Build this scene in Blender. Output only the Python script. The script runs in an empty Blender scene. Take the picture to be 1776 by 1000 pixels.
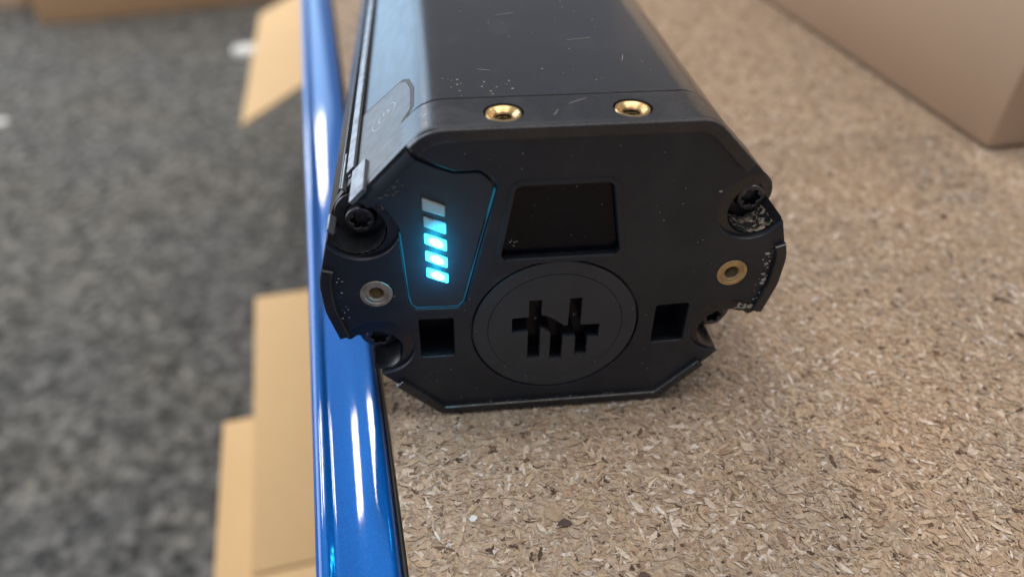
import bpy, bmesh, math, random
import numpy as np
from mathutils import Vector, Matrix
from mathutils.geometry import tessellate_polygon
random.seed(7); rng = np.random.default_rng(11)
S = bpy.context.scene; COL = S.collection
K = 0.001                                    # everything below is written in millimetres

# ------------------------------------------------------------------ camera
cam = bpy.data.cameras.new('camera'); camo = bpy.data.objects.new('camera', cam); COL.objects.link(camo)
right = Vector((0.99410532, -0.10783515, 0.01123315)); down = Vector((-0.05956781, -0.62981571, -0.77445713)); fwd = Vector((0.09058852, 0.76922282, -0.63252666))
M = Matrix((right, -down, -fwd)).transposed().to_4x4(); M.translation = Vector((-24.523, -122.225, 138.845)) * K
camo.matrix_world = M
cam.sensor_width = 36; cam.lens = 1265.35 / 1776 * 36; cam.clip_start = 0.01; cam.clip_end = 60
cam.dof.use_dof = True; cam.dof.focus_distance = 0.158; cam.dof.aperture_fstop = 7.0; cam.dof.aperture_blades = 0
S.camera = camo
# ------------------------------------------------------------------ world, lamps, exposure
W = bpy.data.worlds.new('World'); S.world = W; W.use_nodes = True
bg = W.node_tree.nodes['Background']; bg.inputs[0].default_value = (0.80, 0.86, 1.0, 1); bg.inputs[1].default_value = 0.32
def lamp(name, loc, target, sx, sy, watts, color):
    l = bpy.data.lights.new(name, 'AREA'); l.shape = 'RECTANGLE'; l.size = sx; l.size_y = sy; l.energy = watts; l.color = color
    o = bpy.data.objects.new(name, l); COL.objects.link(o); o.location = loc
    o.rotation_euler = (Vector(target) - Vector(loc)).to_track_quat('-Z', 'Y').to_euler(); return o
WARM = (1.0, 0.90, 0.78)
lamp('overhead_light', (-1.30, 1.85, 2.3), (-1.30, 1.85, 0), 0.26, 0.52, 20, WARM)
lamp('overhead_light', (-0.50, 1.85, 2.3), (-0.50, 1.85, 0), 0.26, 0.52, 20, WARM)
lamp('overhead_light', (0.3, 0.1, 2.3), (0.3, 0.1, 0), 2.4, 1.0, 40, (1.0, .93, .85))  # added soft overhead fill in place of ceiling bounce
lamp('overhead_light', (2.2, 1.85, 2.3), (2.2, 1.85, 0), 0.60, 0.52, 12, WARM)
lamp('overhead_light', (-2.4, 5.2, 2.3), (-2.4, 5.2, 0), 0.4, 1.2, 40, WARM)
lamp('window_light', (-3.1, 1.5, 0.75), (0, 0, 0.0), 4.4, 2.6, 120, (0.90, 0.95, 1.0))
lamp('window_light', (-2.2, 4.5, 0.75), (0, 0, 0.0), 2.0, 2.8, 36, (0.46, 0.72, 1.0))
S.view_settings.view_transform = 'Standard'; S.view_settings.look = 'None'; S.view_settings.exposure = 0.10; S.view_settings.gamma = 1
S.cycles.max_bounces = 8; S.cycles.use_denoising = True; S.cycles.sample_clamp_indirect = 4

# ------------------------------------------------------------------ materials
def mat(name):
    m = bpy.data.materials.new(name); m.use_nodes = True; nt = m.node_tree
    return m, nt, nt.nodes['Principled BSDF']
def nd(nt, t, **kw):
    n = nt.nodes.new(t)
    for k, v in kw.items():
        if k in n.inputs: n.inputs[k].default_value = v
        else: setattr(n, k, v)
    return n
def ramp(nt, fac, stops, interp='LINEAR'):
    r = nt.nodes.new('ShaderNodeValToRGB'); r.color_ramp.interpolation = interp
    e = r.color_ramp.elements
    while len(e) < len(stops): e.new(0.5)
    for i, (p, c) in enumerate(stops):
        e[i].position = p; e[i].color = (c if len(c) == 4 else (*c, 1)) if hasattr(c, '__len__') else (c, c, c, 1)
    nt.links.new(fac, r.inputs[0]); return r.outputs[0]
def coords(nt, kind='Object', scale=(1, 1, 1)):
    tc = nt.nodes.new('ShaderNodeTexCoord'); mp = nt.nodes.new('ShaderNodeMapping'); mp.inputs['Scale'].default_value = scale
    nt.links.new(tc.outputs[kind], mp.inputs[0]); return mp.outputs[0]
def noise(nt, vec, scale, detail=4, rough=.55, dist=0):
    n = nd(nt, 'ShaderNodeTexNoise', Scale=scale, Detail=detail, Roughness=rough, Distortion=dist); nt.links.new(vec, n.inputs['Vector']); return n.outputs[0]
def bump(nt, h, bs, dist, strength=1.0):
    b = nd(nt, 'ShaderNodeBump', Strength=strength, Distance=dist); nt.links.new(h, b.inputs['Height']); nt.links.new(b.outputs[0], bs.inputs['Normal'])
def mixc(nt, fac, a, b, mode='MIX'):
    m = nt.nodes.new('ShaderNodeMix'); m.data_type = 'RGBA'; m.blend_type = mode
    for s, v in ((0, fac), (6, a), (7, b)):
        if isinstance(v, bpy.types.NodeSocket): nt.links.new(v, m.inputs[s])
        else: m.inputs[s].default_value = v if s == 0 else (*v, 1)
    return m.outputs[2]

def plastic(name, base, rough, smudge=.5, grain=.02, scl=900, sss=0):
    m, nt, b = mat(name); v = coords(nt)
    n1 = noise(nt, v, 60, 6, .65, .4); n2 = noise(nt, v, 340, 4)
    light = tuple(min(1, c * 1.0 + .035 * smudge) for c in base)
    f = ramp(nt, n1, [(.45, 0), (.75, 1)])
    nt.links.new(mixc(nt, f, base, light), b.inputs['Base Color'])
    nt.links.new(ramp(nt, n2, [(.3, rough - .05), (.7, rough + .08)]), b.inputs['Roughness'])
    bump(nt, noise(nt, v, scl * 4, 2), b, grain * K, .35)
    return m
M_PLATE = plastic('black_moulded_plastic', (.011, .0145, .0225), .45, .4)
M_PLATE.node_tree.nodes['Principled BSDF'].inputs['Specular IOR Level'].default_value = .42
M_DISC = plastic('black_disc_plastic', (.027, .032, .040), .52, .3)
M_CAP = plastic('black_cap_plastic', (.014, .015, .018), .27)
M_DEEP = plastic('window_black_recess_shade', (.003, .0035, .008), .22, .1); M_DEEP.node_tree.nodes['Principled BSDF'].inputs['Specular IOR Level'].default_value = .15  # the window's own black; on recess floors it paints in their shade
M_PANEL = plastic('smoked_panel_plastic', (.014, .023, .036), .40, .3)
M_COVER = plastic('cover_plastic', (.03, .034, .04), .38, .5)

def body_mat():
    m, nt, b = mat('black_anodised_aluminium'); v = coords(nt)
    n1 = noise(nt, v, 22, 8, .7, 1.2); n2 = noise(nt, coords(nt, 'Object', (3, 1, 3)), 120, 4)
    f = ramp(nt, n1, [(.52, 0), (.85, .8)])
    c = mixc(nt, f, (.020, .021, .024), (.042, .044, .050))
    nt.links.new(c, b.inputs['Base Color']); b.inputs['Metallic'].default_value = .0
    nt.links.new(ramp(nt, n2, [(.3, .18), (.7, .25)]), b.inputs['Roughness'])
    b.inputs['Specular IOR Level'].default_value = .5
    return m
M_BODY = body_mat()
def metal(name, col, rough, scl=400, dirt=None):
    m, nt, b = mat(name); v = coords(nt); n = noise(nt, v, scl, 5, .6)
    c = mixc(nt, ramp(nt, n, [(.45, 0), (.7, 1)]), col, dirt or tuple(c * .6 for c in col))
    nt.links.new(c, b.inputs['Base Color']); b.inputs['Metallic'].default_value = 1
    nt.links.new(ramp(nt, n, [(.3, rough - .06), (.7, rough + .12)]), b.inputs['Roughness'])
    bump(nt, noise(nt, v, 1500, 2), b, .02 * K, .3); return m
M_BRASS = metal('polished_brass', (.80, .55, .26), .24)
M_BRASS_DULL = metal('tarnished_brass', (.54, .41, .22), .48, 500, (.36, .28, .17))
M_NICKEL = metal('tarnished_nickel_brass', (.50, .42, .34), .52, 500, (.30, .24, .19))
M_STEEL = metal('grey_metal_strip', (.24, .26, .29), .48, 300)
M_BOLT = metal('black_oxide_steel', (.11, .11, .12), .38, 600)
M_BORE = metal('shaded_thread_metal', (.20, .13, .065), .36, 700, (.05, .035, .02))  # thread metal darkened to paint in the shade inside the bores

def mud_mat():
    m, nt, b = mat('pocket_wall_with_dried_mud'); v = coords(nt)
    n = noise(nt, v, 480, 5, .6, 1.6)
    f = ramp(nt, n, [(.50, 0), (.62, .9)])
    nt.links.new(mixc(nt, f, (.010, .010, .011), (.38, .32, .25)), b.inputs['Base Color'])
    b.inputs['Roughness'].default_value = .45
    bump(nt, f, b, .25 * K, .8); return m
M_MUD = mud_mat()
def simple(name, col, rough=.8):
    m, nt, b = mat(name); n = noise(nt, coords(nt), 800, 3)
    nt.links.new(mixc(nt, n, tuple(c * .75 for c in col), col), b.inputs['Base Color']); b.inputs['Roughness'].default_value = rough; return m
M_DUST_GLINT = simple('pale_dust_and_glint', (.46, .42, .37)); M_CLAY = simple('brown_dried_mud', (.20, .14, .10)); M_PRINT = simple('grey_print', (.27, .30, .35), .5)
M_SEAL = simple('black_rubber', (.012, .012, .014), .6); M_SCRAP = simple('white_scrap', (.75, .74, .70), .7)
M_UNLIT = simple('unlit_diffuser', (.50, .54, .54), .45)

def led_mat(name, mode):
    m, nt, b = mat(name); tc = nt.nodes.new('ShaderNodeTexCoord'); sp = nt.nodes.new('ShaderNodeSeparateXYZ'); nt.links.new(tc.outputs['Generated'], sp.inputs[0])
    def mth(op, a, c):
        n = nt.nodes.new('ShaderNodeMath'); n.operation = op
        for i, v in enumerate((a, c)):
            if isinstance(v, bpy.types.NodeSocket): nt.links.new(v, n.inputs[i])
            else: n.inputs[i].default_value = v
        return n.outputs[0]
    b.inputs['Base Color'].default_value = (.36, .42, .43, 1); b.inputs['Roughness'].default_value = .4
    b.inputs['Emission Color'].default_value = (.02, .52, 1, 1)
    x, z = sp.outputs[0], sp.outputs[2]
    if mode == 'full':
        dx = mth('SUBTRACT', x, .52); dz = mth('ADD', mth('SUBTRACT', z, .5), mth('MULTIPLY', dx, .45))
        d = mth('SQRT', mth('ADD', mth('POWER', mth('MULTIPLY', dx, 1.0), 2), mth('POWER', mth('MULTIPLY', dz, 1.25), 2)), 0)
        st = ramp(nt, d, [(0, 1), (.22, .75), (.36, .10), (.60, .035)])
        nt.links.new(mth('MULTIPLY', st, 75), b.inputs['Emission Strength'])
    else:
        g = mth('ADD', mth('MULTIPLY', x, .55), mth('MULTIPLY', mth('SUBTRACT', 1, z), .65))
        st = ramp(nt, g, [(.35, 0), (.60, .5), (.95, 1)])
        nt.links.new(mth('MULTIPLY', st, 1.5), b.inputs['Emission Strength'])
    return m
M_LED = led_mat('lit_cyan_led', 'full'); M_LEDHALF = led_mat('half_lit_cyan_led', 'half')
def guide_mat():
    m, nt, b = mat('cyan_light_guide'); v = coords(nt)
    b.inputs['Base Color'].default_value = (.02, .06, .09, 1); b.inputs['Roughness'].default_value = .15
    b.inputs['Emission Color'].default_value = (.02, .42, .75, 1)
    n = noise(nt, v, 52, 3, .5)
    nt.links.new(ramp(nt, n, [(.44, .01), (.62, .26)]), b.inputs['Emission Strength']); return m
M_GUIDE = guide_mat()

def blue_mat():
    m, nt, b = mat('blue_metallic_lacquer'); v = coords(nt)
    fl = nd(nt, 'ShaderNodeTexVoronoi', Scale=4000); nt.links.new(v, fl.inputs['Vector'])
    sep = nt.nodes.new('ShaderNodeSeparateColor'); nt.links.new(fl.outputs['Color'], sep.inputs[0])
    c = mixc(nt, ramp(nt, sep.outputs[0], [(0, 0), (1, 1)]), (.001, .070, .29), (.003, .098, .38))
    nt.links.new(c, b.inputs['Base Color']); b.inputs['Metallic'].default_value = .3; b.inputs['Roughness'].default_value = .36
    b.inputs['Specular IOR Level'].default_value = .05; b.inputs['Coat Weight'].default_value = 1; b.inputs['Coat Roughness'].default_value = .05
    return m
M_BLUE = blue_mat()

CHIPS = [(0, (.06, .035, .022)), (.03, (.14, .085, .05)), (.06, (.30, .20, .12)), (.14, (.42, .31, .20)), (.2, (.36, .30, .22)), (.28, (.50, .375, .23)), (.36, (.44, .32, .22)), (.44, (.54, .44, .31)), (.52, (.40, .285, .17)), (.6, (.56, .43, .27)), (.68, (.46, .38, .28)), (.76, (.60, .47, .31)), (.84, (.49, .36, .22)), (.9, (.66, .55, .39)), (.96, (.72, .63, .48)), (1, (.78, .74, .66))]
def chip_mat(name, src):
    m, nt, b = mat(name)
    if src == 'island': r = nt.nodes.new('ShaderNodeNewGeometry').outputs['Random Per Island']
    else: r = nt.nodes.new('ShaderNodeObjectInfo').outputs['Random']
    c = ramp(nt, r, CHIPS if src == 'island' else [(0, (.10, .055, .03)), (.14, (.16, .09, .05)), (.2, (.42, .31, .19)), (.6, (.58, .45, .30)), (1, (.70, .62, .50))])
    v = coords(nt); n = noise(nt, v, 1300, 4, .65)
    c = mixc(nt, ramp(nt, n, [(.25, 0), (.75, 1)]), (.72, .70, .67), (1.12, 1.12, 1.12), 'MIX') if False else mixc(nt, 1.0, c, ramp(nt, n, [(.25, .70), (.75, 1.18)]), 'MULTIPLY')
    # broad tone drift of the board (greyish and reddish zones of the pressed wood)
    g = nt.nodes.new('ShaderNodeNewGeometry').outputs['Position']
    n2 = noise(nt, g, 17, 3, .55)
    c = mixc(nt, 1.0, c, ramp(nt, n2, [(.3, (.84, .88, .93)), (.5, (.98, .98, .98)), (.7, (1.04, .97, .89))]), 'MULTIPLY')
    c = mixc(nt, 1.0, c, (.86, .84, .91), 'MULTIPLY')
    nt.links.new(c, b.inputs['Base Color']); b.inputs['Roughness'].default_value = .62; b.inputs['Specular IOR Level'].default_value = .35
    return m
M_CHIP = chip_mat('pressed_wood_chip', 'island'); M_CHIPO = chip_mat('large_wood_chip', 'object')
def board_mat():
    m, nt, b = mat('chipboard_core'); v = coords(nt)
    vo = nd(nt, 'ShaderNodeTexVoronoi', Scale=900); 
    wv = nt.nodes.new('ShaderNodeVectorMath'); wv.operation = 'ADD'; nz = nd(nt, 'ShaderNodeTexNoise', Scale=300); nt.links.new(v, nz.inputs['Vector'])
    sc = nt.nodes.new('ShaderNodeVectorMath'); sc.operation = 'SCALE'; sc.inputs['Scale'].default_value = .004; nt.links.new(nz.outputs['Color'], sc.inputs[0])
    nt.links.new(v, wv.inputs[0]); nt.links.new(sc.outputs[0], wv.inputs[1]); nt.links.new(wv.outputs[0], vo.inputs['Vector'])
    sep = nt.nodes.new('ShaderNodeSeparateColor'); nt.links.new(vo.outputs['Color'], sep.inputs[0])
    nt.links.new(mixc(nt, 1.0, ramp(nt, sep.outputs[0], CHIPS), (.80, .77, .82), 'MULTIPLY'), b.inputs['Base Color']); b.inputs['Roughness'].default_value = .75
    bump(nt, vo.outputs['Distance'], b, .3 * K, .5); return m
M_BOARD = board_mat()
def cardboard(name, base):
    m, nt, b = mat(name); v = coords(nt)
    n = noise(nt, v, 9, 5, .6); fib = noise(nt, coords(nt, 'Object', (1, 6, 6)), 260, 3)
    c = mixc(nt, n, tuple(x * .90 for x in base), tuple(min(1, x * 1.08) for x in base))
    c = mixc(nt, 1.0, c, ramp(nt, fib, [(.3, .90), (.7, 1.06)]), 'MULTIPLY')
    nt.links.new(c, b.inputs['Base Color']); b.inputs['Roughness'].default_value = .8; b.inputs['Specular IOR Level'].default_value = .2
    wv = nd(nt, 'ShaderNodeTexWave', Scale=40, Distortion=.6); nt.links.new(v, wv.inputs['Vector'])
    bump(nt, wv.outputs[1], b, .15 * K, .3); return m
M_CARD = cardboard('tan_cardboard', (.55, .375, .195)); M_CARDP = cardboard('pinkish_brown_cardboard', (.60, .44, .315)); M_CARDO = cardboard('orange_brown_cardboard', (.48, .30, .17))
def carpet_mat():
    m, nt, b = mat('grey_felt_carpet'); v = coords(nt)
    n1 = noise(nt, v, 62, 4, .6, .4); n2 = noise(nt, v, 110, 3, .6); n3 = noise(nt, v, 5, 2)
    c = ramp(nt, n1, [(.34, (.026, .027, .026)), (.5, (.092, .093, .087)), (.66, (.215, .213, .196))])
    c = mixc(nt, 1.0, c, ramp(nt, n2, [(.3, .55), (.7, 1.5)]), 'MULTIPLY')
    c = mixc(nt, 1.0, c, ramp(nt, n3, [(.3, (.92, .92, .98)), (.7, (1.08, 1.02, .98))]), 'MULTIPLY')
    nt.links.new(c, b.inputs['Base Color']); b.inputs['Roughness'].default_value = 1; b.inputs['Specular IOR Level'].default_value = .1
    bump(nt, n2, b, 4 * K, .8); return m
M_CARPET = carpet_mat()

# ------------------------------------------------------------------ mesh helpers
def mesh_from(name, verts, faces, m, scale=K, smooth=18):
    me = bpy.data.meshes.new(name); me.from_pydata([tuple(c * scale for c in v) for v in verts], [], faces)
    if smooth:
        me.polygons.foreach_set('use_smooth', [True] * len(me.polygons)); me.update()
        me.set_sharp_from_angle(angle=math.radians(smooth))
    me.materials.append(m); return me
def obj(name, me, parent=None, label=None, cat=None, kind=None, group=None):
    o = bpy.data.objects.new(name, me); COL.objects.link(o)
    if parent: o.parent = parent
    for k, v in (('label', label), ('category', cat), ('kind', kind), ('group', group)):
        if v: o[k] = v
    return o
def thing(name, label, cat, loc=(0, 0, 0), rz=0, group=None):
    o = obj(name, None, None, label, cat, None, group); o.location = [c * K for c in loc]; o.rotation_euler = (0, 0, rz); return o
def area(p): return .5 * sum(p[i][0] * p[(i + 1) % len(p)][1] - p[(i + 1) % len(p)][0] * p[i][1] for i in range(len(p)))
def fillet(pts, seg=12):
    """(x, z, r) corners to a polyline with rounded corners"""
    out = []; n = len(pts)
    for i, c in enumerate(pts):
        r = c[2] if len(c) > 2 else 0; P = Vector(c[:2]); A = Vector(pts[i - 1][:2]); B = Vector(pts[(i + 1) % n][:2])
        if r <= 0: out.append(tuple(P)); continue
        u = (A - P).normalized(); v = (B - P).normalized(); ang = u.angle(v)
        if ang > math.radians(178): out.append(tuple(P)); continue
        t = min(r / math.tan(ang / 2), .48 * (A - P).length, .48 * (B - P).length); r = t * math.tan(ang / 2)
        ctr = P + (u + v).normalized() * (r / math.sin(ang / 2)); a0 = P + u * t - ctr; a1 = P + v * t - ctr
        tot = a0.angle_signed(a1)
        for k in range(seg + 1):
            a = -tot * k / seg; co, si = math.cos(a), math.sin(a)
            out.append((ctr.x + a0.x * co - a0.y * si, ctr.y + a0.x * si + a0.y * co))
    return out
def circle(cx, cz, r, n=48, a0=0): return [(cx + r * math.cos(a0 + 2 * math.pi * k / n), cz + r * math.sin(a0 + 2 * math.pi * k / n)) for k in range(n)]
def inside(p, poly):
    x, y = p; c = False
    for i in range(len(poly)):
        (x1, y1), (x2, y2) = poly[i - 1], poly[i]
        if (y1 > y) != (y2 > y) and x < (x2 - x1) * (y - y1) / (y2 - y1) + x1: c = not c
    return c
def resample(poly, d):
    out = []
    for i in range(len(poly)):
        a, b = Vector(poly[i]), Vector(poly[(i + 1) % len(poly)]); n = max(1, int((b - a).length / d))
        out += [tuple(a.lerp(b, k / n)) for k in range(n)]
    return out
def bite(poly, cx, cz, r):
    """cut the disc (cx, cz, r), which crosses the outline, out of a polygon"""
    P = resample(poly, .25); hit = [math.hypot(x - cx, z - cz) < r for x, z in P]
    if not any(hit): return poly
    n = len(P); s = next(i for i in range(n) if not hit[i] and hit[(i + 1) % n])
    P = P[s + 1:] + P[:s + 1]; hit = hit[s + 1:] + hit[:s + 1]
    k = max(i for i in range(n) if hit[i])                       # last point inside the disc
    keep = [p for p, h in zip(P, hit) if not h]
    a_end = P[-1]; a_start = P[(k + 1) % n]
    t0 = math.atan2(a_end[1] - cz, a_end[0] - cx); t1 = math.atan2(a_start[1] - cz, a_start[0] - cx)
    best = None
    for turn in (0, 1):
        d = (t1 - t0) % (2 * math.pi) - (2 * math.pi if turn else 0)
        mid = (cx + (r + .0) * math.cos(t0 + d / 2), cz + r * math.sin(t0 + d / 2))
        if inside(mid, poly): best = d
    if best is None: best = (t1 - t0) % (2 * math.pi)
    arc = [(cx + r * math.cos(t0 + best * j / 28), cz + r * math.sin(t0 + best * j / 28)) for j in range(1, 28)]
    return keep + arc
def simplify(poly, tol=.02):
    out = []
    n = len(poly)
    for i in range(n):
        a, p, b = Vector(poly[i - 1]), Vector(poly[i]), Vector(poly[(i + 1) % n])
        if (p - a).length < 1e-4: continue
        if abs((b - a).x * (p - a).y - (b - a).y * (p - a).x) / max((b - a).length, 1e-6) > .0005 or (p - a).length > 3: out.append(tuple(p))
    return out
def offset(p, d):
    """move every vertex to the left of the direction of travel by d"""
    out = []; n = len(p)
    for i in range(n):
        a, c, b = Vector(p[i - 1]), Vector(p[i]), Vector(p[(i + 1) % n])
        u, v = (c - a), (b - c)
        if u.length < 1e-6: u = v
        if v.length < 1e-6: v = u
        u = u.normalized(); v = v.normalized(); nu = Vector((-u.y, u.x)); nv = Vector((-v.y, v.x)); m = (nu + nv)
        if m.length < 1e-4: m = nu.copy()
        m.normalize(); k = max(.45, m.dot(nu)); out.append((c.x + m.x * d / k, c.y + m.y * d / k))
    return out
def solid_data(loops, y0, y1, bev=.25, back=True):
    L = []
    for i, l in enumerate(loops):
        l = [tuple(p) for p in l]
        if (area(l) > 0) != (i == 0): l = l[::-1]
        L.append(l)
    steps = [(bev, 0), (.3 * bev, .3 * bev), (0, bev)] if bev else [(0, 0)]
    verts = []; faces = []; base = []
    rings = [[offset(l, s[0]) if s[0] else l for l in L] for s in steps] + [L]
    ys = [y0 + s[1] for s in steps] + [y1]
    start = []
    for ring, y in zip(rings, ys):
        st = []
        for l in ring:
            st.append(len(verts)); verts += [(x, y, z) for x, z in l]
        start.append(st)
    for ri in range(len(rings) - 1):
        for li, l in enumerate(L):
            n = len(l); a, b = start[ri][li], start[ri + 1][li]
            faces += [(a + j, a + (j + 1) % n, b + (j + 1) % n, b + j) for j in range(n)]
    def cap(ri, flip):
        tris = tessellate_polygon([[Vector((x, z, 0)) for x, z in l] for l in rings[ri]])
        idx = [start[ri][li] + j for li, l in enumerate(L) for j in range(len(l))]
        for t in tris:
            f = [idx[k] for k in t]; A, B, C = (verts[k] for k in f)
            up = (B[0] - A[0]) * (C[2] - A[2]) - (B[2] - A[2]) * (C[0] - A[0])
            if (up > 0) == flip: f = f[::-1]
            faces.append(tuple(f))
    cap(0, False)
    if back: cap(len(rings) - 1, True)
    return verts, faces
def solid(name, loops, y0, y1, m, bev=.25, back=True, smooth=18): return mesh_from(name, *solid_data(loops, y0, y1, bev, back), m, smooth=smooth)
def join(*vf):
    V, F = [], []
    for v, f in vf: F += [tuple(i + len(V) for i in q) for q in f]; V += list(v)
    return V, F
def lathe(prof, n=40):
    V, F = [], []
    for r, h in prof: V += [(r * math.cos(2 * math.pi * k / n), r * math.sin(2 * math.pi * k / n), h) for k in range(n)]
    for i in range(len(prof) - 1):
        for k in range(n): F.append((i * n + k, i * n + (k + 1) % n, (i + 1) * n + (k + 1) % n, (i + 1) * n + k))
    F.append(tuple(range((len(prof) - 1) * n, len(prof) * n)))
    return V, F
def box_data(x0, x1, y0, y1, z0, z1, b=0):
    bm = bmesh.new(); bmesh.ops.create_cube(bm, size=1)
    for v in bm.verts: v.co = ((x0 + x1) / 2 + v.co.x * (x1 - x0), (y0 + y1) / 2 + v.co.y * (y1 - y0), (z0 + z1) / 2 + v.co.z * (z1 - z0))
    if b: bmesh.ops.bevel(bm, geom=bm.edges[:], offset=b, segments=2, affect='EDGES', profile=.5)
    bm.verts.index_update(); r = [tuple(v.co) for v in bm.verts], [tuple(v.index for v in f.verts) for f in bm.faces]; bm.free(); return r
def xf(vf, mtx): return [tuple(mtx @ Vector(v)) for v in vf[0]], vf[1]

# ================================================================== the setting: floor
def ground(name, x0, x1, y0, y1, z, m, n=1):
    return mesh_from(name, [(x0, y0, z), (x1, y0, z), (x1, y1, z), (x0, y1, z)], [(0, 1, 2, 3)], m)
FZ = -700
obj('carpet_floor', ground('carpet_floor', -6000, 6000, -4000, 9000, FZ, M_CARPET), None, 'grey mottled felt carpet on the floor below the bench', None, 'structure')

# ================================================================== workbench with chipboard top
bench = thing('workbench', 'pale brown raw chipboard bench top that the black battery lies on', 'workbench')
EDX, EDY = -40.5, 0.0                                     # a point of the left edge, and its run
ED = Vector((-.1205, .9927))
EN = Vector((-ED.y, ED.x)) * 1.0                          # to the left of the edge (-X)
def edge_pt(u, t): return (EDX + ED.x * t + EN.x * u, EDY + ED.y * t + EN.y * u)
c0, c1 = edge_pt(0, -420), edge_pt(0, 1150)
poly = [c0, (950, -420), (950, 1150), c1]
V = [(x, y, -.25) for x, y in poly] + [(x, y, -22) for x, y in poly]
top = obj('benchtop', mesh_from('benchtop', V, [(0, 1, 2, 3), (7, 6, 5, 4), (0, 4, 5, 1), (1, 5, 6, 2), (2, 6, 7, 3), (3, 7, 4, 0)], M_BOARD, smooth=0), bench)
for x, y in ((60, -360), (860, -360), (860, 1080), (0, 1080)):
    obj('leg', mesh_from('leg', *box_data(x - 25, x + 25, y - 25, y + 25, FZ, -22.2, 2), M_STEEL), bench)

# the pressed chips: a flat irregular flake each
def flakes(n, x0, x1, y0, y1, lmed, lsig, lmax, zmax):
    cx = rng.uniform(x0, x1, n); cy = rng.uniform(y0, y1, n)
    L = np.clip(lmed * np.exp(rng.normal(0, lsig, n)), .3, lmax); Wd = np.minimum(L * rng.uniform(.10, .42, n), 1.5)
    th = rng.uniform(0, 2 * np.pi, n)
    k = 7; ang = np.linspace(0, 2 * np.pi, k, endpoint=False)[None] + rng.uniform(-.3, .3, (n, k))
    rad = rng.uniform(.72, 1.12, (n, k))
    px = np.cos(ang) * rad * L[:, None] / 2; py = np.sin(ang) * rad * Wd[:, None] / 2
    py = py + (px / L[:, None]) ** 2 * (rng.normal(0, .45, n) * Wd)[:, None]          # bowed splinters
    tx = rng.normal(0, .05, n)[:, None]; ty = rng.normal(0, .10, n)[:, None]
    # big flakes lie deeper, fines on top
    z0 = (rng.uniform(-.10, zmax, n) * (1 - .5 * np.clip(L / lmax, 0, 1)))[:, None]
    X = cx[:, None] + px * np.cos(th)[:, None] - py * np.sin(th)[:, None]
    Y = cy[:, None] + px * np.sin(th)[:, None] + py * np.cos(th)[:, None]
    Z = z0 + px * tx * .5 + py * ty
    keep = ((cx - EDX) * EN.x + (cy - EDY) * EN.y + L / 2) < 0
    return np.stack([X, Y, Z], -1)[keep].reshape(-1, 3), k
parts = [flakes(70000, -60, 180, -75, 130, 1.15, .6, 7, .15), flakes(46000, -60, 180, -75, 130, .58, .3, 1.4, .16), flakes(60000, -110, 420, 130, 470, 1.6, .45, 6, .14), flakes(14000, 180, 420, -75, 130, 1.6, .4, 5, .14)]
A = np.concatenate([p[0] for p in parts]) * K; k = 7; nf = len(A) // k
me = bpy.data.meshes.new('wood_chips'); me.vertices.add(len(A)); me.vertices.foreach_set('co', A.astype(np.float32).ravel())
me.loops.add(len(A)); me.loops.foreach_set('vertex_index', np.arange(len(A), dtype=np.int32)); me.polygons.add(nf)
me.polygons.foreach_set('loop_start', np.arange(0, len(A), k, dtype=np.int32)); me.update(calc_edges=True); me.materials.append(M_CHIP)
obj('small_wood_chips', me, top, 'fine straw coloured chips pressed into the board', None, 'stuff')
# the chips that can be told apart: each an object with thickness
variants = []
for i in range(14):
    n = 9; el = random.uniform(.18, .45) if i > 3 else random.uniform(.6, .95)
    pts = [(math.cos(2 * math.pi * j / n + random.uniform(-.2, .2)) * random.uniform(.75, 1.1), math.sin(2 * math.pi * j / n) * random.uniform(.75, 1.1) * el) for j in range(n)]
    bend = random.uniform(-.35, .35) * el
    pts = [(x, z + bend * x * x) for x, z in pts]
    v, f = solid_data([pts], 0, .30, .08); v = [(x, z, .13 - y) for x, y, z in v]
    variants.append(mesh_from('wood_chip', v, [q for q in f], M_CHIPO))
def lone_chip(x, y, sc, vi, a, m, label):
    me = variants[vi].copy(); me.materials.clear(); me.materials.append(m); o = obj('wood_chip', me, top, label); o.location = (x * K, y * K, .03 * K); o.rotation_euler = (0, 0, a); o.scale = (sc, sc, 1)
lone_chip(-2, -34, 1.75, 0, 0, simple('dark_bark_chip', (.075, .045, .033), .7), 'dark brown round chip in the foreground')
lone_chip(-21.5, -31, 1.0, 2, .6, simple('white_chip', (.72, .73, .72), .6), 'small white chip near the blue bar')
lone_chip(12, -48, 1.6, 3, .6, simple('dark_bark_chip', (.09, .055, .04), .7), 'dark brown chip at the bottom edge')
special = [(-25, -12.5, 1.6, 5, .5), (13, 1.5, 1.2, 5, 2)]
spots = []
while len(spots) < 285:
    x, y = random.uniform(-44, 175), random.uniform(-58, 110)
    if (x - EDX) * EN.x + (y - EDY) * EN.y > -2.5: continue
    if -38 < x < 38 and y > 0: continue
    if random.random() < max(0, (y - 20)) / 130: continue
    spots.append((x, y, min(2.6, random.lognormvariate(-.05, .4)), random.randrange(14), random.uniform(0, 6.28)))
for x, y, s, vi, a in special + spots:
    o = obj('wood_chip', variants[vi], top); o.location = (x * K, y * K, random.uniform(-.02, .05) * K); o.rotation_euler = (random.gauss(0, .03), random.gauss(0, .03), a); o.scale = (s, s, 1)

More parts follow.
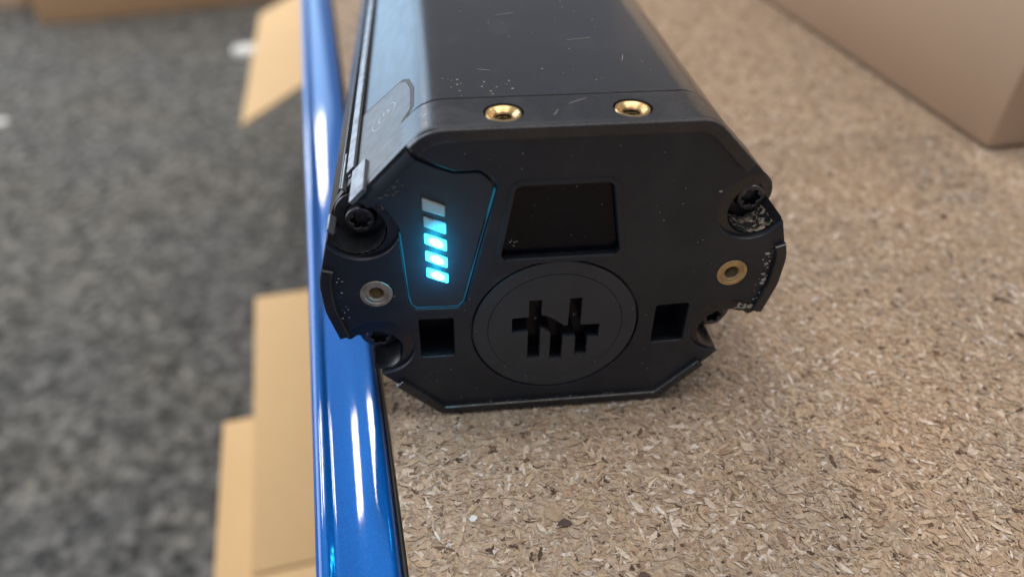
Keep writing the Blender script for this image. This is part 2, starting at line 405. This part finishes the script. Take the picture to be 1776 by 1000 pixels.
# ================================================================== blue bar along the bench edge
bar = thing('blue_bar', 'glossy metallic blue ridged metal bar running along the left edge of the chipboard bench', 'metal bar')
prof = [(1.3, -16), (1.3, -1.2), (1.42, .6), (1.7, 1.6), (2.1, 2.15), (2.6, 2.42), (3.2, 2.5), (4, 2.485), (5, 2.435), (6, 2.35), (7, 2.235), (8, 2.085), (9, 1.9), (10, 1.68), (11, 1.43), (12.4, 1.05), (13.4, .76), (14.0, .66), (14.4, .70), (14.9, .88), (15.5, 1.08), (16.1, 1.16), (16.8, 1.08), (17.5, .75), (18.1, -.1), (18.5, -1.8), (18.5, -16)]
def spline(P, sub=4):
    out = []
    for i in range(1, len(P) - 2):
        p0, p1, p2, p3 = (np.array(P[j]) for j in (i - 1, i, i + 1, i + 2))
        for t in np.linspace(0, 1, sub, endpoint=False): out.append(tuple(.5 * ((2 * p1) + (p2 - p0) * t + (2 * p0 - 5 * p1 + 4 * p2 - p3) * t * t + (3 * p1 - p0 - 3 * p2 + p3) * t ** 3)))
    return [P[0]] + out + P[-2:]
prof = spline(prof)
def extrude_edge(P, t0, t1, close=True):
    n = len(P); V = [(*edge_pt(u, t0), z) for u, z in P] + [(*edge_pt(u, t1), z) for u, z in P]
    F = [(i, i + 1, n + i + 1, n + i) for i in range(n - 1)] + ([(n - 1, 0, n, 2 * n - 1)] if close else [])
    return V, F + [tuple(range(n))[::-1], tuple(range(n, 2 * n))]
obj('bar_profile', mesh_from('bar_profile', *extrude_edge(prof, -400, 1120), M_BLUE, smooth=40), bar)
obj('seal_strip', mesh_from('seal_strip', *extrude_edge([(.15, -15), (.15, -.3), (.5, .15), (.9, .15), (1.2, -.3), (1.2, -15)], -400, 1120), M_SEAL), bar, 'thin black strip between the blue bar and the chipboard')

# ================================================================== battery pack
pack = thing('battery_pack', 'black octagonal battery pack with glowing cyan charge indicator lying on the chipboard', 'battery')
def mirror(right): return right + [(-p[0], *p[1:]) for p in reversed(right)]
R_UP, R_LO = (41.8, 54.9), (41.0, 21.3)                  # bolt pockets
HALF = [(28.2, 77.2, 8), (41.6, 63.7, 6), (46.9, 55.5, 12), (50.6, 43.5, 14), (50.4, 35.5, 14), (48.2, 26.6, .8), (46.6, 25.2, .8), (44.6, 26.7, .6), (42.6, 24.8, 1.2), (42.6, 17.5, 2), (39.6, 13.4, 1), (27.3, .4, 2.5)]
full = mirror(HALF); full[-1] = (-26.5, 77.2, 10); full[-2] = (-40.9, 62.8, 5); full = fillet(full)
# --- metal case
left = [(-26.5, 77.2, 10), (-42.4, 61.3, .3), (-43.6, 60.1, .3), (-42.4, 58.7, .2), (-43.9, 56.9, .2), (-45.5, 58.2, .5), (-49.6, 48.5, 5), (-50.2, 42, 10), (-49.9, 35.5, 10), (-47.8, 27, 2), (-42.2, 22, 3), (-42, 17, 2), (-39.4, 13.2, 2), (-27.3, .4, 3)]
case = fillet([(27.3, .4, 3), (39.4, 13.2, 2), (42, 17, 2), (42.2, 22, 3), (47.8, 27, 2), (49.9, 35.5, 10), (50.2, 42, 10), (46.5, 55.4, 12), (41.2, 63.5, 6), (28.2, 77.2, 8)] + left)
case = offset(case if area(case) > 0 else case[::-1], .15)
obj('case', solid('case', [case], 12.85, 420, M_BODY, .2, smooth=12), pack)
core = offset(full if area(full) > 0 else full[::-1], .9)
obj('gasket', solid('gasket', [core], 11.5, 13.4, M_SEAL, 0), pack)
# --- end cap: block with pockets, then the front plate
SQ = [[(sx * 30.9, 30.9, .6), (sx * 23.2, 30.7, .6), (sx * 23.3, 19.2, .6), (sx * 31.0, 19.3, .6)] for sx in (-1, 1)]
WIN = fillet([(-9.5, 64.0, .8), (9.9, 64.0, .8), (13.0, 46.1, .8), (-12.7, 46.1, .8)])
SQ = [fillet(s, 3) for s in SQ]
DISC = (0.0, 25.9)
NUT = [(-39.3, 39.0), (39.3, 39.0)]
LOGO = [(-10, 29.4), (-6.2, 29.6), (-6.2, 34.4), (-3.3, 34.4), (-3.3, 30.0), (-2.1, 29.6), (-.6, 28.7), (.9, 27.4), (2, 26.4), (2.9, 26.3), (3, 34.4), (5.8, 34.4), (5.9, 26.3), (10.4, 26.2), (10.4, 22.2), (7.8, 22.3), (7.8, 16.8), (5, 16.8), (4.9, 22.6), (1.9, 22.8), (1.9, 15.9), (-1, 15.9), (-1, 24.2), (-2.2, 25.4), (-3.4, 26), (-3.4, 16.5), (-6.3, 16.5), (-6.3, 25), (-10, 25)]
blk = full
for sx in (-1, 1):
    blk = bite(blk, sx * R_UP[0], R_UP[1], 6.3); blk = bite(blk, sx * R_LO[0], R_LO[1] - .3, 6.2)
blk = simplify(blk)
# upper left: the block stops behind the bent indicator panel
blk_me = solid('end_cap', [blk, WIN, SQ[0], SQ[1], LOGO, circle(*NUT[0], 3.55, 36), circle(*NUT[1], 3.55, 36)], 1.2, 9.8, M_CAP, .0)
capo = bpy.data.objects.new('end_cap', blk_me); COL.objects.link(capo)
INS = [(-11.6, 5.35), (13.4, 5.2)]
cutters = []
for x, y in INS:
    v, f = lathe([(3.85, 6), (3.85, -7)], 48); f.append(tuple(range(48))[::-1])
    cm = mesh_from('cut', [(a + x, b + y, c + 77.2) for a, b, c in v], f, M_CAP, smooth=0)
    bm = bmesh.new(); bm.from_mesh(cm); bmesh.ops.recalc_face_normals(bm, faces=bm.faces); bm.to_mesh(cm); bm.free()
    co = bpy.data.objects.new('cut', cm); COL.objects.link(co); cutters.append(co)
    md = capo.modifiers.new('b', 'BOOLEAN'); md.operation = 'DIFFERENCE'; md.solver = 'EXACT'; md.object = co
bpy.context.view_layer.update(); dg = bpy.context.evaluated_depsgraph_get()
nm = bpy.data.meshes.new_from_object(capo.evaluated_get(dg)); capo.modifiers.clear(); capo.data = nm; nm.name = 'end_cap'
nm.polygons.foreach_set('use_smooth', [True] * len(nm.polygons)); nm.set_sharp_from_angle(angle=math.radians(12))
for c in cutters: bpy.data.objects.remove(c)
capo.parent = pack
obj('cap_back', solid('cap_back', [simplify(full), SQ[0], SQ[1]], 9.82, 12.0, M_CAP, 0), pack)
# front plate outline: open at upper left where the indicator panel sits, bitten by the shelves round the bolts
plate = fillet([(28.2, 77.2, 8), (41.6, 63.7, 6), (46.9, 55.5, 12), (50.6, 43.5, 14), (50.4, 35.5, 14), (48.2, 26.6, .8), (46.6, 25.2, .8), (44.6, 26.7, .6), (42.6, 24.8, 1.2), (42.6, 17.5, 2), (39.6, 13.4, 1), (27.3, .4, 2.5),
    (-27.3, .4, 2.5), (-39.6, 13.4, 1), (-42.6, 17.5, 2), (-42.6, 24.8, 1.2), (-44.6, 26.7, .6), (-46.6, 25.2, .8), (-48.2, 26.6, .8), (-50.4, 35.5, 14), (-50.6, 43.5, 14), (-47.2, 55, 3), (-33.4, 55.8, .8), (-32.7, 37, 0), (-32.5, 35.5, 0), (-31.2, 33.9, 1.0), (-22, 33.7, 1.4), (-20.4, 35.2, 1), (-13.0, 65.0, 3.2), (-16.4, 67.9, 2), (-21.6, 67.9, 3), (-25.2, 69.5, 3), (-28.6, 72.3, .3), (-30.4, 73.3, .3), (-26.5, 77.2, 8)])
for sx in (-1, 1):
    plate = bite(plate, sx * 40.8, 56.2, 8.0); plate = bite(plate, sx * 40.5, 23.0, 8.2)
plate = simplify(plate)
fp = obj('front_plate', solid('front_plate', [plate, WIN, SQ[0], SQ[1], circle(*DISC, 19.35, 96), circle(*NUT[0], 3.55, 36), circle(*NUT[1], 3.55, 36)], 0, 1.19, M_PLATE, .3), pack)
# collars moulded round the window and the indicator
def ring_band(loop, d0, d1, y0, y1, bev):
    l = loop if area(loop) > 0 else loop[::-1]
    return solid_data([offset(l, -d1), offset(l, -d0)], y0, y1, bev)
obj('window_collar', mesh_from('window_collar', *ring_band(fillet([(-9.5, 64.0, 1.5), (9.9, 64.0, 1.5), (13.0, 46.1, 1.5), (-12.7, 46.1, 1.5)]), .05, 1.25, -.22, .1, .2), M_PLATE), pack)
# raised rim, in four runs
def run_band(pts, w, y0=-1.1, y1=.1):
    n = len(pts); inner = []
    for i in range(n):
        a, b = Vector(pts[max(0, i - 1)]), Vector(pts[min(n - 1, i + 1)]); d = (b - a).normalized(); inner.append((pts[i][0] + d.y * w, pts[i][1] - d.x * w))
    return solid_data([[tuple(p) for p in pts] + inner[::-1]], y0, y1, .35)
def sub(poly, a, b):
    """outline points from the one nearest a to the one nearest b"""
    P = poly; i = min(range(len(P)), key=lambda k: (P[k][0] - a[0]) ** 2 + (P[k][1] - a[1]) ** 2); j = min(range(len(P)), key=lambda k: (P[k][0] - b[0]) ** 2 + (P[k][1] - b[1]) ** 2)
    return P[i:j + 1] if i <= j else P[i:] + P[:j + 1]
fr = resample(full, .6); fr = fr if area(fr) < 0 else fr[::-1]           # clockwise seen from the front: inside is to the right
for a, b, w in (((-30.0, 73.6), (38.2, 67.0), 2.6), ((50.3, 47.0), (48.6, 27.2), 2.4), ((37.2, 10.9), (-37.2, 10.9), 2.3), ((-48.6, 27.2), (-50.3, 47.0), 2.4)):
    obj('rim', mesh_from('rim', *run_band(sub(fr, a, b), w), M_CAP), pack)
# --- round logo disc: outer ring and inner disc with the mark cut through it
dd = join(solid_data([circle(*DISC, 18.95, 96), circle(*DISC, 15.55, 80)], .05, 1.15, .22), solid_data([circle(*DISC, 15.50, 80), LOGO], .07, 1.15, .05))
disc = obj('logo_disc', mesh_from('logo_disc', *dd, M_DISC), pack, 'round black plate with a recessed cross-barred emblem')
obj('emblem_floor', solid('emblem_floor', [offset(LOGO if area(LOGO) > 0 else LOGO[::-1], .02)], 4.2, 5.0, M_DEEP, 0), disc)
# --- recess floors of the window
obj('display_window', solid('display_window', [offset(WIN if area(WIN) > 0 else WIN[::-1], .05)], 1.9, 9.8, M_DEEP, .1), pack, 'dark sunken window in the end plate')
for s in SQ: obj('socket_floor', solid('socket_floor', [offset(s if area(s) > 0 else s[::-1], .05)], 6.6, 11.9, M_DEEP, .1), pack)  # darkened floors put the sockets' shade into the colour
# --- threaded brass inserts
FLANGE_TOP = [(3.5, -1.2), (3.5, -.05), (3.38, .08), (2.95, .08), (2.5, -.25), (1.98, -.70)]
FLANGE_FRONT = [(3.5, -1.2), (3.5, -.05), (3.38, .08), (2.62, .08), (2.54, -.04), (1.85, -.04), (1.55, -.3)]
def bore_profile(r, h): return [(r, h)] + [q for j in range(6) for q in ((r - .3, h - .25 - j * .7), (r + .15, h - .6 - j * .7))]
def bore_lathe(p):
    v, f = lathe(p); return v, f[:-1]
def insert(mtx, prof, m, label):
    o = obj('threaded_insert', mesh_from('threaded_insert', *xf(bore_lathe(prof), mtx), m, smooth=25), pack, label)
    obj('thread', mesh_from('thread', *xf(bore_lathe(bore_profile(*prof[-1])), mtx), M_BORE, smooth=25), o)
TOPROT = Matrix.Identity(4); FRONT = Matrix(((1, 0, 0, 0), (0, 0, -1, 0), (0, 1, 0, 0), (0, 0, 0, 1)))
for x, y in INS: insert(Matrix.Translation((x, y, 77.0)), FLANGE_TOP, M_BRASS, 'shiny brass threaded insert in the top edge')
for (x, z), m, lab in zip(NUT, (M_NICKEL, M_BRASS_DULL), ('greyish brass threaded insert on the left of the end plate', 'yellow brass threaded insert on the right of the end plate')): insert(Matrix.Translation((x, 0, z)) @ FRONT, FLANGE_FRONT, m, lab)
# --- bolts with star sockets and washers
def star(cx, cz, r, n=6, depth=.17): return [(cx + r * (1 + depth * math.cos(n * a)) * math.cos(a), cz + r * (1 + depth * math.cos(n * a)) * math.sin(a)) for a in (2 * math.pi * k / 60 for k in range(60))]
for cx, cz in ((-41.3, 53.3), (42.9, 54.0), (-40.7, 20.2), (40.7, 20.2)):
    bo = obj('bolt', mesh_from('bolt', *join(solid_data([circle(cx, cz, 3.1, 40), star(cx, cz, 1.75)], 6.9, 9.8, .35), solid_data([circle(cx, cz, 2.2, 24)], 8.9, 9.75, 0)), M_BOLT), pack)
    obj('washer', solid('washer', [circle(cx, cz, 5.6 if cz > 40 else 4.9, 48), circle(cx, cz, 3.15, 40)], 9.0, 9.81, M_BOLT, .2), bo)
# mud crusted wall of the pockets (lower half of each bore)
def pocket_wall(cx, cz, r, a0, a1, y0=1.5, y1=9.6):
    n = 20; ny = 6; V = []; F = []
    for j in range(ny + 1):
        for i in range(n + 1):
            a = math.radians(a0 + (a1 - a0) * i / n); rr = r - .12 - .25 * abs(math.sin(i * 1.7 + j * 2.3)) ; V.append((cx + rr * math.cos(a), y0 + (y1 - y0) * j / ny, cz + rr * math.sin(a)))
    for j in range(ny):
        for i in range(n): q = j * (n + 1) + i; F.append((q, q + 1, q + n + 2, q + n + 1))
    return V, F
obj('pocket_wall', mesh_from('pocket_wall', *pocket_wall(R_UP[0], R_UP[1], 6.3, 180, 322), M_MUD, smooth=60), pack, 'bolt pocket crusted with pale dried mud')
obj('pocket_wall', mesh_from('pocket_wall', *pocket_wall(-R_UP[0], R_UP[1], 6.3, 218, 350), M_CAP, smooth=60), pack)
obj('pocket_wall', mesh_from('pocket_wall', *pocket_wall(-R_LO[0], R_LO[1] - .3, 6.2, 258, 330), M_CAP, smooth=60), pack)
# --- charge indicator: front panel, bend over the edge, and the cover on the sloping side
HS = 2 ** .5; SN = Vector((-1 / HS, 0, 1 / HS)); SD = Vector((-1 / HS, 0, -1 / HS)); S0 = Vector((-30.5, 0, 73.2))
def slope(s, y, h=0): return tuple(S0 + SD * s + Vector((0, y, 0)) + SN * h)
LED = [[(-28.15, 62.4), (-23.65, 60.2), (-23.7, 57.7), (-28.2, 59.6)], [(-28.15, 58.2), (-23.65, 56.0), (-23.7, 53.4), (-28.2, 55.7)], [(-28.2, 54.0), (-23.7, 51.8), (-23.75, 49.1), (-28.25, 51.5)], [(-28.25, 49.65), (-23.75, 47.4), (-23.8, 44.8), (-28.3, 47.2)], [(-28.3, 45.3), (-23.75, 43.1), (-23.8, 40.7), (-28.35, 42.9)]]
LEDf = [fillet([(*p, .25) for p in q], 3) for q in LED]
RB = 3.2; LEDW = .0016
def in_slope(s, d): q = S0 + SD * s - SN * d; return (q.x, q.z)
pan = fillet([(-31.9, 35.2, 0), (-30.9, 34.5, .7), (-22.1, 34.3, 1), (-21.0, 35.6, .8), (-13.9, 64.6, 2.6), (-16.6, 67.3, 2), (-21.6, 67.3, 3), (-25.6, 68.9, 3), in_slope(.6, RB) + (0,), in_slope(14.8, RB) + (0,), (-36.6, 61.9, 1), (-35.2, 59.9, 1.5), (-33.0, 55.5, 3), (-32.3, 38, 2)])
bend = []
NA, NS = 9, 10; V = []; F = []
for i in range(NS + 1):
    s = .6 + 14.2 * i / NS
    for j in range(NA + 1):
        a = math.pi / 2 * j / NA; base = S0 + SD * s - SN * RB
        p = base + Vector((0, .25 + RB, 0)) + SN * (RB * math.cos(a)) + Vector((0, -RB * math.sin(a), 0)); V.append(tuple(p))
for i in range(NS):
    for j in range(NA): q = i * (NA + 1) + j; F.append((q, q + 1, q + NA + 2, q + NA + 1))
panel = obj('indicator_panel', mesh_from('indicator_panel', *join(solid_data([pan] + LEDf, .25, 1.18, .12), (V, F)), M_PANEL, smooth=20), pack, 'smoked dark panel that bends over the upper left edge')
cover_pts = [(.6, .25 + RB), (1.3, 12.3), (-1.6, 14.6), (-1.7, 23.7), (-.4, 29.6), (1.6, 32.8), (8, 34.6), (14.9, 36.2), (14.9, .25 + RB)]
cv = fillet([(*p, r) for p, r in zip(cover_pts, (0, 1.2, 1.6, 2, 2, 1.5, 0, .5, 0))])
v, f = solid_data([cv], -.0, .8, .18)
cover = obj('button_cover', mesh_from('button_cover', [slope(x, z, -y) for x, y, z in v], f, M_COVER), panel, 'grey blue cover with a power symbol on the sloping side')
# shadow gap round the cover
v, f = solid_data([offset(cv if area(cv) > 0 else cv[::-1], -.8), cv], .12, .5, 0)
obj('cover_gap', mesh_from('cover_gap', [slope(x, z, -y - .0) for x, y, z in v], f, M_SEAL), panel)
def arc_strip(cx, cy, r0, r1, a0, a1, n=36, sx=1): return [(cx + r1 * sx * math.cos(math.radians(a0 + (a1 - a0) * i / n)), cy + r1 * math.sin(math.radians(a0 + (a1 - a0) * i / n))) for i in range(n + 1)] + [(cx + r0 * sx * math.cos(math.radians(a1 - (a1 - a0) * i / n)), cy + r0 * math.sin(math.radians(a1 - (a1 - a0) * i / n))) for i in range(n + 1)]
icon = []
for lp in ([circle(7.0, 23.8, 3.9, 40), circle(7.0, 23.8, 3.62, 40)], [arc_strip(7.0, 23.8, 1.5, 1.85, 125, 415)], [[(6.82, 23.9), (7.18, 23.9), (7.18, 26.1), (6.82, 26.1)]]):
    icon.append(solid_data(lp, -.03, .05, 0))
v, f = join(*icon); obj('power_symbol', mesh_from('power_symbol', [slope(x, z, -y) for x, y, z in v], f, M_PRINT), panel)
for q, m, lab in zip(LEDf, (M_UNLIT, M_LEDHALF, M_LED, M_LED, M_LED), ('unlit grey charge segment at the top', 'half lit charge segment second from the top', 'bright cyan charge segment', 'bright cyan charge segment', 'bright cyan charge segment')):
    obj('led_segment', solid('led_segment', [offset(q if area(q) > 0 else q[::-1], .02)], -.15, 1.15, m, .25), panel, lab)
for z in (51.6, 47.2, 43.0):                                  # the three lit LEDs' own light
    l = bpy.data.lights.new('led_light', 'POINT'); l.energy = LEDW; l.color = (.01, .62, 1); l.shadow_soft_size = .0012
    o = bpy.data.objects.new('led_light', l); COL.objects.link(o); o.location = (-26 * K, -3.2 * K, z * K); o.parent = panel
def strip(pts, w, y0, y1):
    n = len(pts); a = []; b = []
    for i in range(n):
        d = (Vector(pts[min(n - 1, i + 1)]) - Vector(pts[max(0, i - 1)])).normalized(); a.append((pts[i][0] - d.y * w / 2, pts[i][1] + d.x * w / 2)); b.append((pts[i][0] + d.y * w / 2, pts[i][1] - d.x * w / 2))
    return solid_data([a + b[::-1]], y0, y1, .08)
gl = resample([(-33.05, 54.0), (-32.5, 37.5), (-32.15, 35.5), (-31.1, 34.25), (-22.0, 34.05), (-20.75, 35.4), (-13.75, 63.4)], .5)
gl = gl[:max(range(len(gl)), key=lambda k: gl[k][1] + gl[k][0] * .5 if gl[k][0] > -20 else -99) + 1]
obj('light_guide', mesh_from('light_guide', *strip(gl, .34, .24, 1.15), M_GUIDE), panel, 'thin cyan glowing gap round the indicator panel')
# --- slide rail and clip on the left shoulder
v, f = box_data(11.4, 15.6, -.8, 11.0, -.2, .75, .15); obj('retaining_clip', mesh_from('retaining_clip', [slope(a, b, c) for a, b, c in v], f, M_STEEL), pack, 'grey metal clip reaching over the upper left bolt')
v, f = box_data(15.3, 17.6, 12.6, 400, .0, .9, .2); obj('slide_rail', mesh_from('slide_rail', [slope(a, b, c) for a, b, c in v], f, M_STEEL), pack, 'light metal strip along the left shoulder of the case')
v, f = box_data(19.2, 19.8, 9.5, 24, -1.0, .4, .1); obj('rib_edge_glint', mesh_from('rib_edge_glint', [slope(a, b, c) for a, b, c in v], f, M_STEEL), pack)  # this strip and the next stand in for lit rib edges
v, f = box_data(22.0, 22.6, -2.5, 3, -1.0, .6, .1); obj('rib_edge_glint', mesh_from('rib_edge_glint', [slope(a, b, c) for a, b, c in v], f, M_STEEL), pack)
U = random.uniform
# --- dusty specks, painted glints, mud crumbs and scratches
HOLES = [WIN, SQ[0], SQ[1], LOGO, pan] + [circle(sx * c[0], c[1], 9.2, 24) for c in (R_UP, R_LO) for sx in (-1, 1)] + [circle(*n, 3.6, 20) for n in NUT]
def face_pt(x0=-46, x1=46, z0=3, z1=74):
    while True:
        p = (U(x0, x1), U(z0, z1))
        if inside(p, plate) and not any(inside(p, h) for h in HOLES): return (p[0], 0, p[1], 'front')
def specks(n, fn, rmin, rmax):
    V = []; F = []
    for _ in range(n):
        x, y, z, nx = fn(); r = random.uniform(rmin, rmax); k = 6; st = len(V); e = random.uniform(.5, 1)
        a0 = random.uniform(0, 6)
        for h, s in ((0, 1), (.25 * r + .02, .6)):
            for j in range(k):
                a = a0 + 2 * math.pi * j / k; rr = r * s * random.uniform(.75, 1.2); du, dv = rr * math.cos(a), rr * math.sin(a) * e
                if nx == 'front': V.append((x + du, y - h, z + dv))
                elif nx == 'top': V.append((x + du, y + dv, z + h))
                else: q = Vector(slope(x + du, y + dv, z + h)); V.append(tuple(q))
        F += [(st + j, st + (j + 1) % k, st + k + (j + 1) % k, st + k + j) for j in range(k)] + [tuple(range(st + k, st + 2 * k))]
    return V, F
d = join(specks(70, face_pt, .05, .15), specks(12, lambda: (U(-9, 9), 1.9, U(48, 63), 'front'), .05, .13), specks(5, lambda: (-10.3 + random.gauss(0, .5), 1.9, 49.2 + random.gauss(0, .5), 'front'), .1, .3),  # specks inside the window stand in for its glassy reflections
         specks(34, lambda: (47.7 - abs(random.gauss(0, .9)), 0, U(29, 46), 'front'), .06, .34), specks(5, lambda: (47.3 - abs(random.gauss(0, .5)), 0, U(30, 44), 'front'), .4, .75), specks(26, lambda: (U(41.5, 47), 0, 28.2 + abs(random.gauss(0, .9)), 'front'), .07, .40), specks(6, lambda: (U(42.5, 46.8), 0, U(27.9, 28.9), 'front'), .35, .7),
         specks(14, lambda: (-U(45.5, 47.3), 0, U(29, 44), 'front'), .08, .28), specks(2, lambda: (32.4 + U(0, .2), 0, 60.6, 'front'), .35, .42),
         specks(10, lambda: (U(-24, 24), -.35, U(2.7, 3.2), 'front'), .08, .22), specks(4, lambda: (U(-6, 6), 4.15, U(24, 28), 'front'), .15, .35),  # the few in the emblem recess stand in for small glints
         specks(7, lambda: (U(-29.5, -27), 0, U(71, 75) if False else U(72.6, 73.8), 'front'), .15, .3), specks(45, lambda: (U(-24, 28), U(13, 110), 77.08, 'top'), .05, .2), specks(16, lambda: (U(-22, -8), U(13, 22), 77.08, 'top'), .1, .3),
         specks(10, lambda: (U(-48.5, -44), 9.75, U(46, 50), 'front'), .2, .5))
for x, y, a, L in ((3.4, 9.2, .5, 4.5), (-1.6, 4.6, 1.1, 2.6), (9.5, 42, .2, 6), (-6, 60, .35, 5), (17, 30, 1.3, 3.5), (-14, 26, -.3, 3), (20, 75, .6, 7)):   # scratches on the top
    c, q = math.cos(a), math.sin(a); w = .035; zt = 77.23 if y < 12 else 77.1
    d = join(d, ([(x - c * L / 2 - q * w, y - q * L / 2 + c * w, zt), (x - c * L / 2 + q * w, y - q * L / 2 - c * w, zt), (x + c * L / 2 + q * w, y + q * L / 2 - c * w, zt), (x + c * L / 2 - q * w, y + q * L / 2 + c * w, zt)], [(0, 1, 2, 3)]))
obj('dust_and_glints', mesh_from('dust_and_glints', *d, M_DUST_GLINT), pack, 'pale dusty specks on the end plate and case, painted glints in its recesses', None, 'stuff')
d = join(specks(26, lambda: (lambda s: (*in_slope(s, U(1.2, 4.4)), s))(U(6.5, 13)) and (lambda q: (q[0], .22, q[1], 'front'))(in_slope(U(6.0, 13.5), U(3.3, 5.6))), .05, .24) ,
         specks(18, lambda: (U(-45, -38.5), 9.7, U(48.5, 50.5), 'front'), .15, .5))
obj('mud', mesh_from('mud', *d, M_CLAY), pack, 'brown dried mud crumbs beside the clip', None, 'stuff')

# ================================================================== cardboard
def carton(name, label, L, Wd, H, loc, rz, m, group=None, seam=True):
    t = thing(name, label, 'cardboard box', loc, rz, group)
    obj('carton_wall', mesh_from('carton_wall', *box_data(0, L, 0, Wd, 0, H - 3.2, 2.6), m, smooth=30), t)
    for a, b in ((.6, Wd / 2 - .7), (Wd / 2 + .7, Wd - .6)): obj('top_flap', mesh_from('top_flap', *box_data(.6, L - .6, a, b, H - 3, H, .8), m, smooth=30), t)
    return t
carton('cardboard_box', 'large pinkish brown cardboard box standing on the chipboard at the right', 330, 420, 210, (192.0, 114.5, .3), math.atan2(.107, .994), M_CARDP)
RB1, RB2 = math.radians(8.6), math.radians(8.3)
carton('cardboard_box', 'tan cardboard box beside the blue bar, upper of the two stacked boxes', 300, 520, 40, (-186 + 520 * math.sin(RB1), 372 - 520 * math.cos(RB1), -299.8), RB1, M_CARD, 'boxes stacked beside the bench')
carton('cardboard_box', 'wider tan cardboard box under the other one at the lower left, its edge sticking out', 330, 480, 400, (-202 + 480 * math.sin(RB2), 271 - 480 * math.cos(RB2), FZ), RB2, M_CARD, 'boxes stacked beside the bench')
t = thing('cardboard_box', 'tan cardboard box behind the bench edge with a pointed open flap over the carpet', 'cardboard box', (-150, 830, FZ))
b0 = box_data(0, 420, 190, 745, 0, 395, 3); obj('carton_wall', mesh_from('carton_wall', *b0, M_CARD, smooth=30), t)
fl = [(-313, 909), (-379, 1479), (-150, 1577), (-150, 1013)]
V = [(x + 150, y - 830, (-300 + (x + 150) * .4) - FZ) for x, y in fl]; V += [(x, y, z - 4) for x, y, z in V]
obj('open_flap', mesh_from('open_flap', V, [(3, 2, 1, 0), (4, 5, 6, 7), (0, 1, 5, 4), (1, 2, 6, 5), (2, 3, 7, 6), (3, 0, 4, 7)], M_CARD, smooth=0), t)
carton('cardboard_box', 'orange brown cardboard box at the far edge of the carpet, at the top left', 800, 500, 300, (-1257, 2351, FZ + 1), math.atan2(190, 710), M_CARDO, 'boxes at the far edge of the carpet')
carton('cardboard_box', 'pinkish cardboard box in the extreme top left corner', 600, 400, 300, (-1960, 2500, FZ + 1), math.radians(3), M_CARDP, 'boxes at the far edge of the carpet')
def scrap(name, label, x, y, r, cat):
    n = 9; p = [(math.cos(2 * math.pi * i / n) * r * U(.8, 1.1), math.sin(2 * math.pi * i / n) * r * .75 * U(.8, 1.1)) for i in range(n)]
    v, f = solid_data([p], -r * .35, 0, r * .15); o = obj(name, mesh_from(name, [(a, c, -b) for a, b, c in v], f, M_SCRAP), None, label, cat); o.location = (x * K, y * K, (FZ + .5) * K)
scrap('foam_scrap', 'small white scrap on the carpet beside the pointed cardboard flap', -566, 2072, 48, 'scrap')
scrap('foam_scrap', 'tiny white scrap on the carpet at the far left edge of the photo', -1090, 1654, 22, 'scrap')
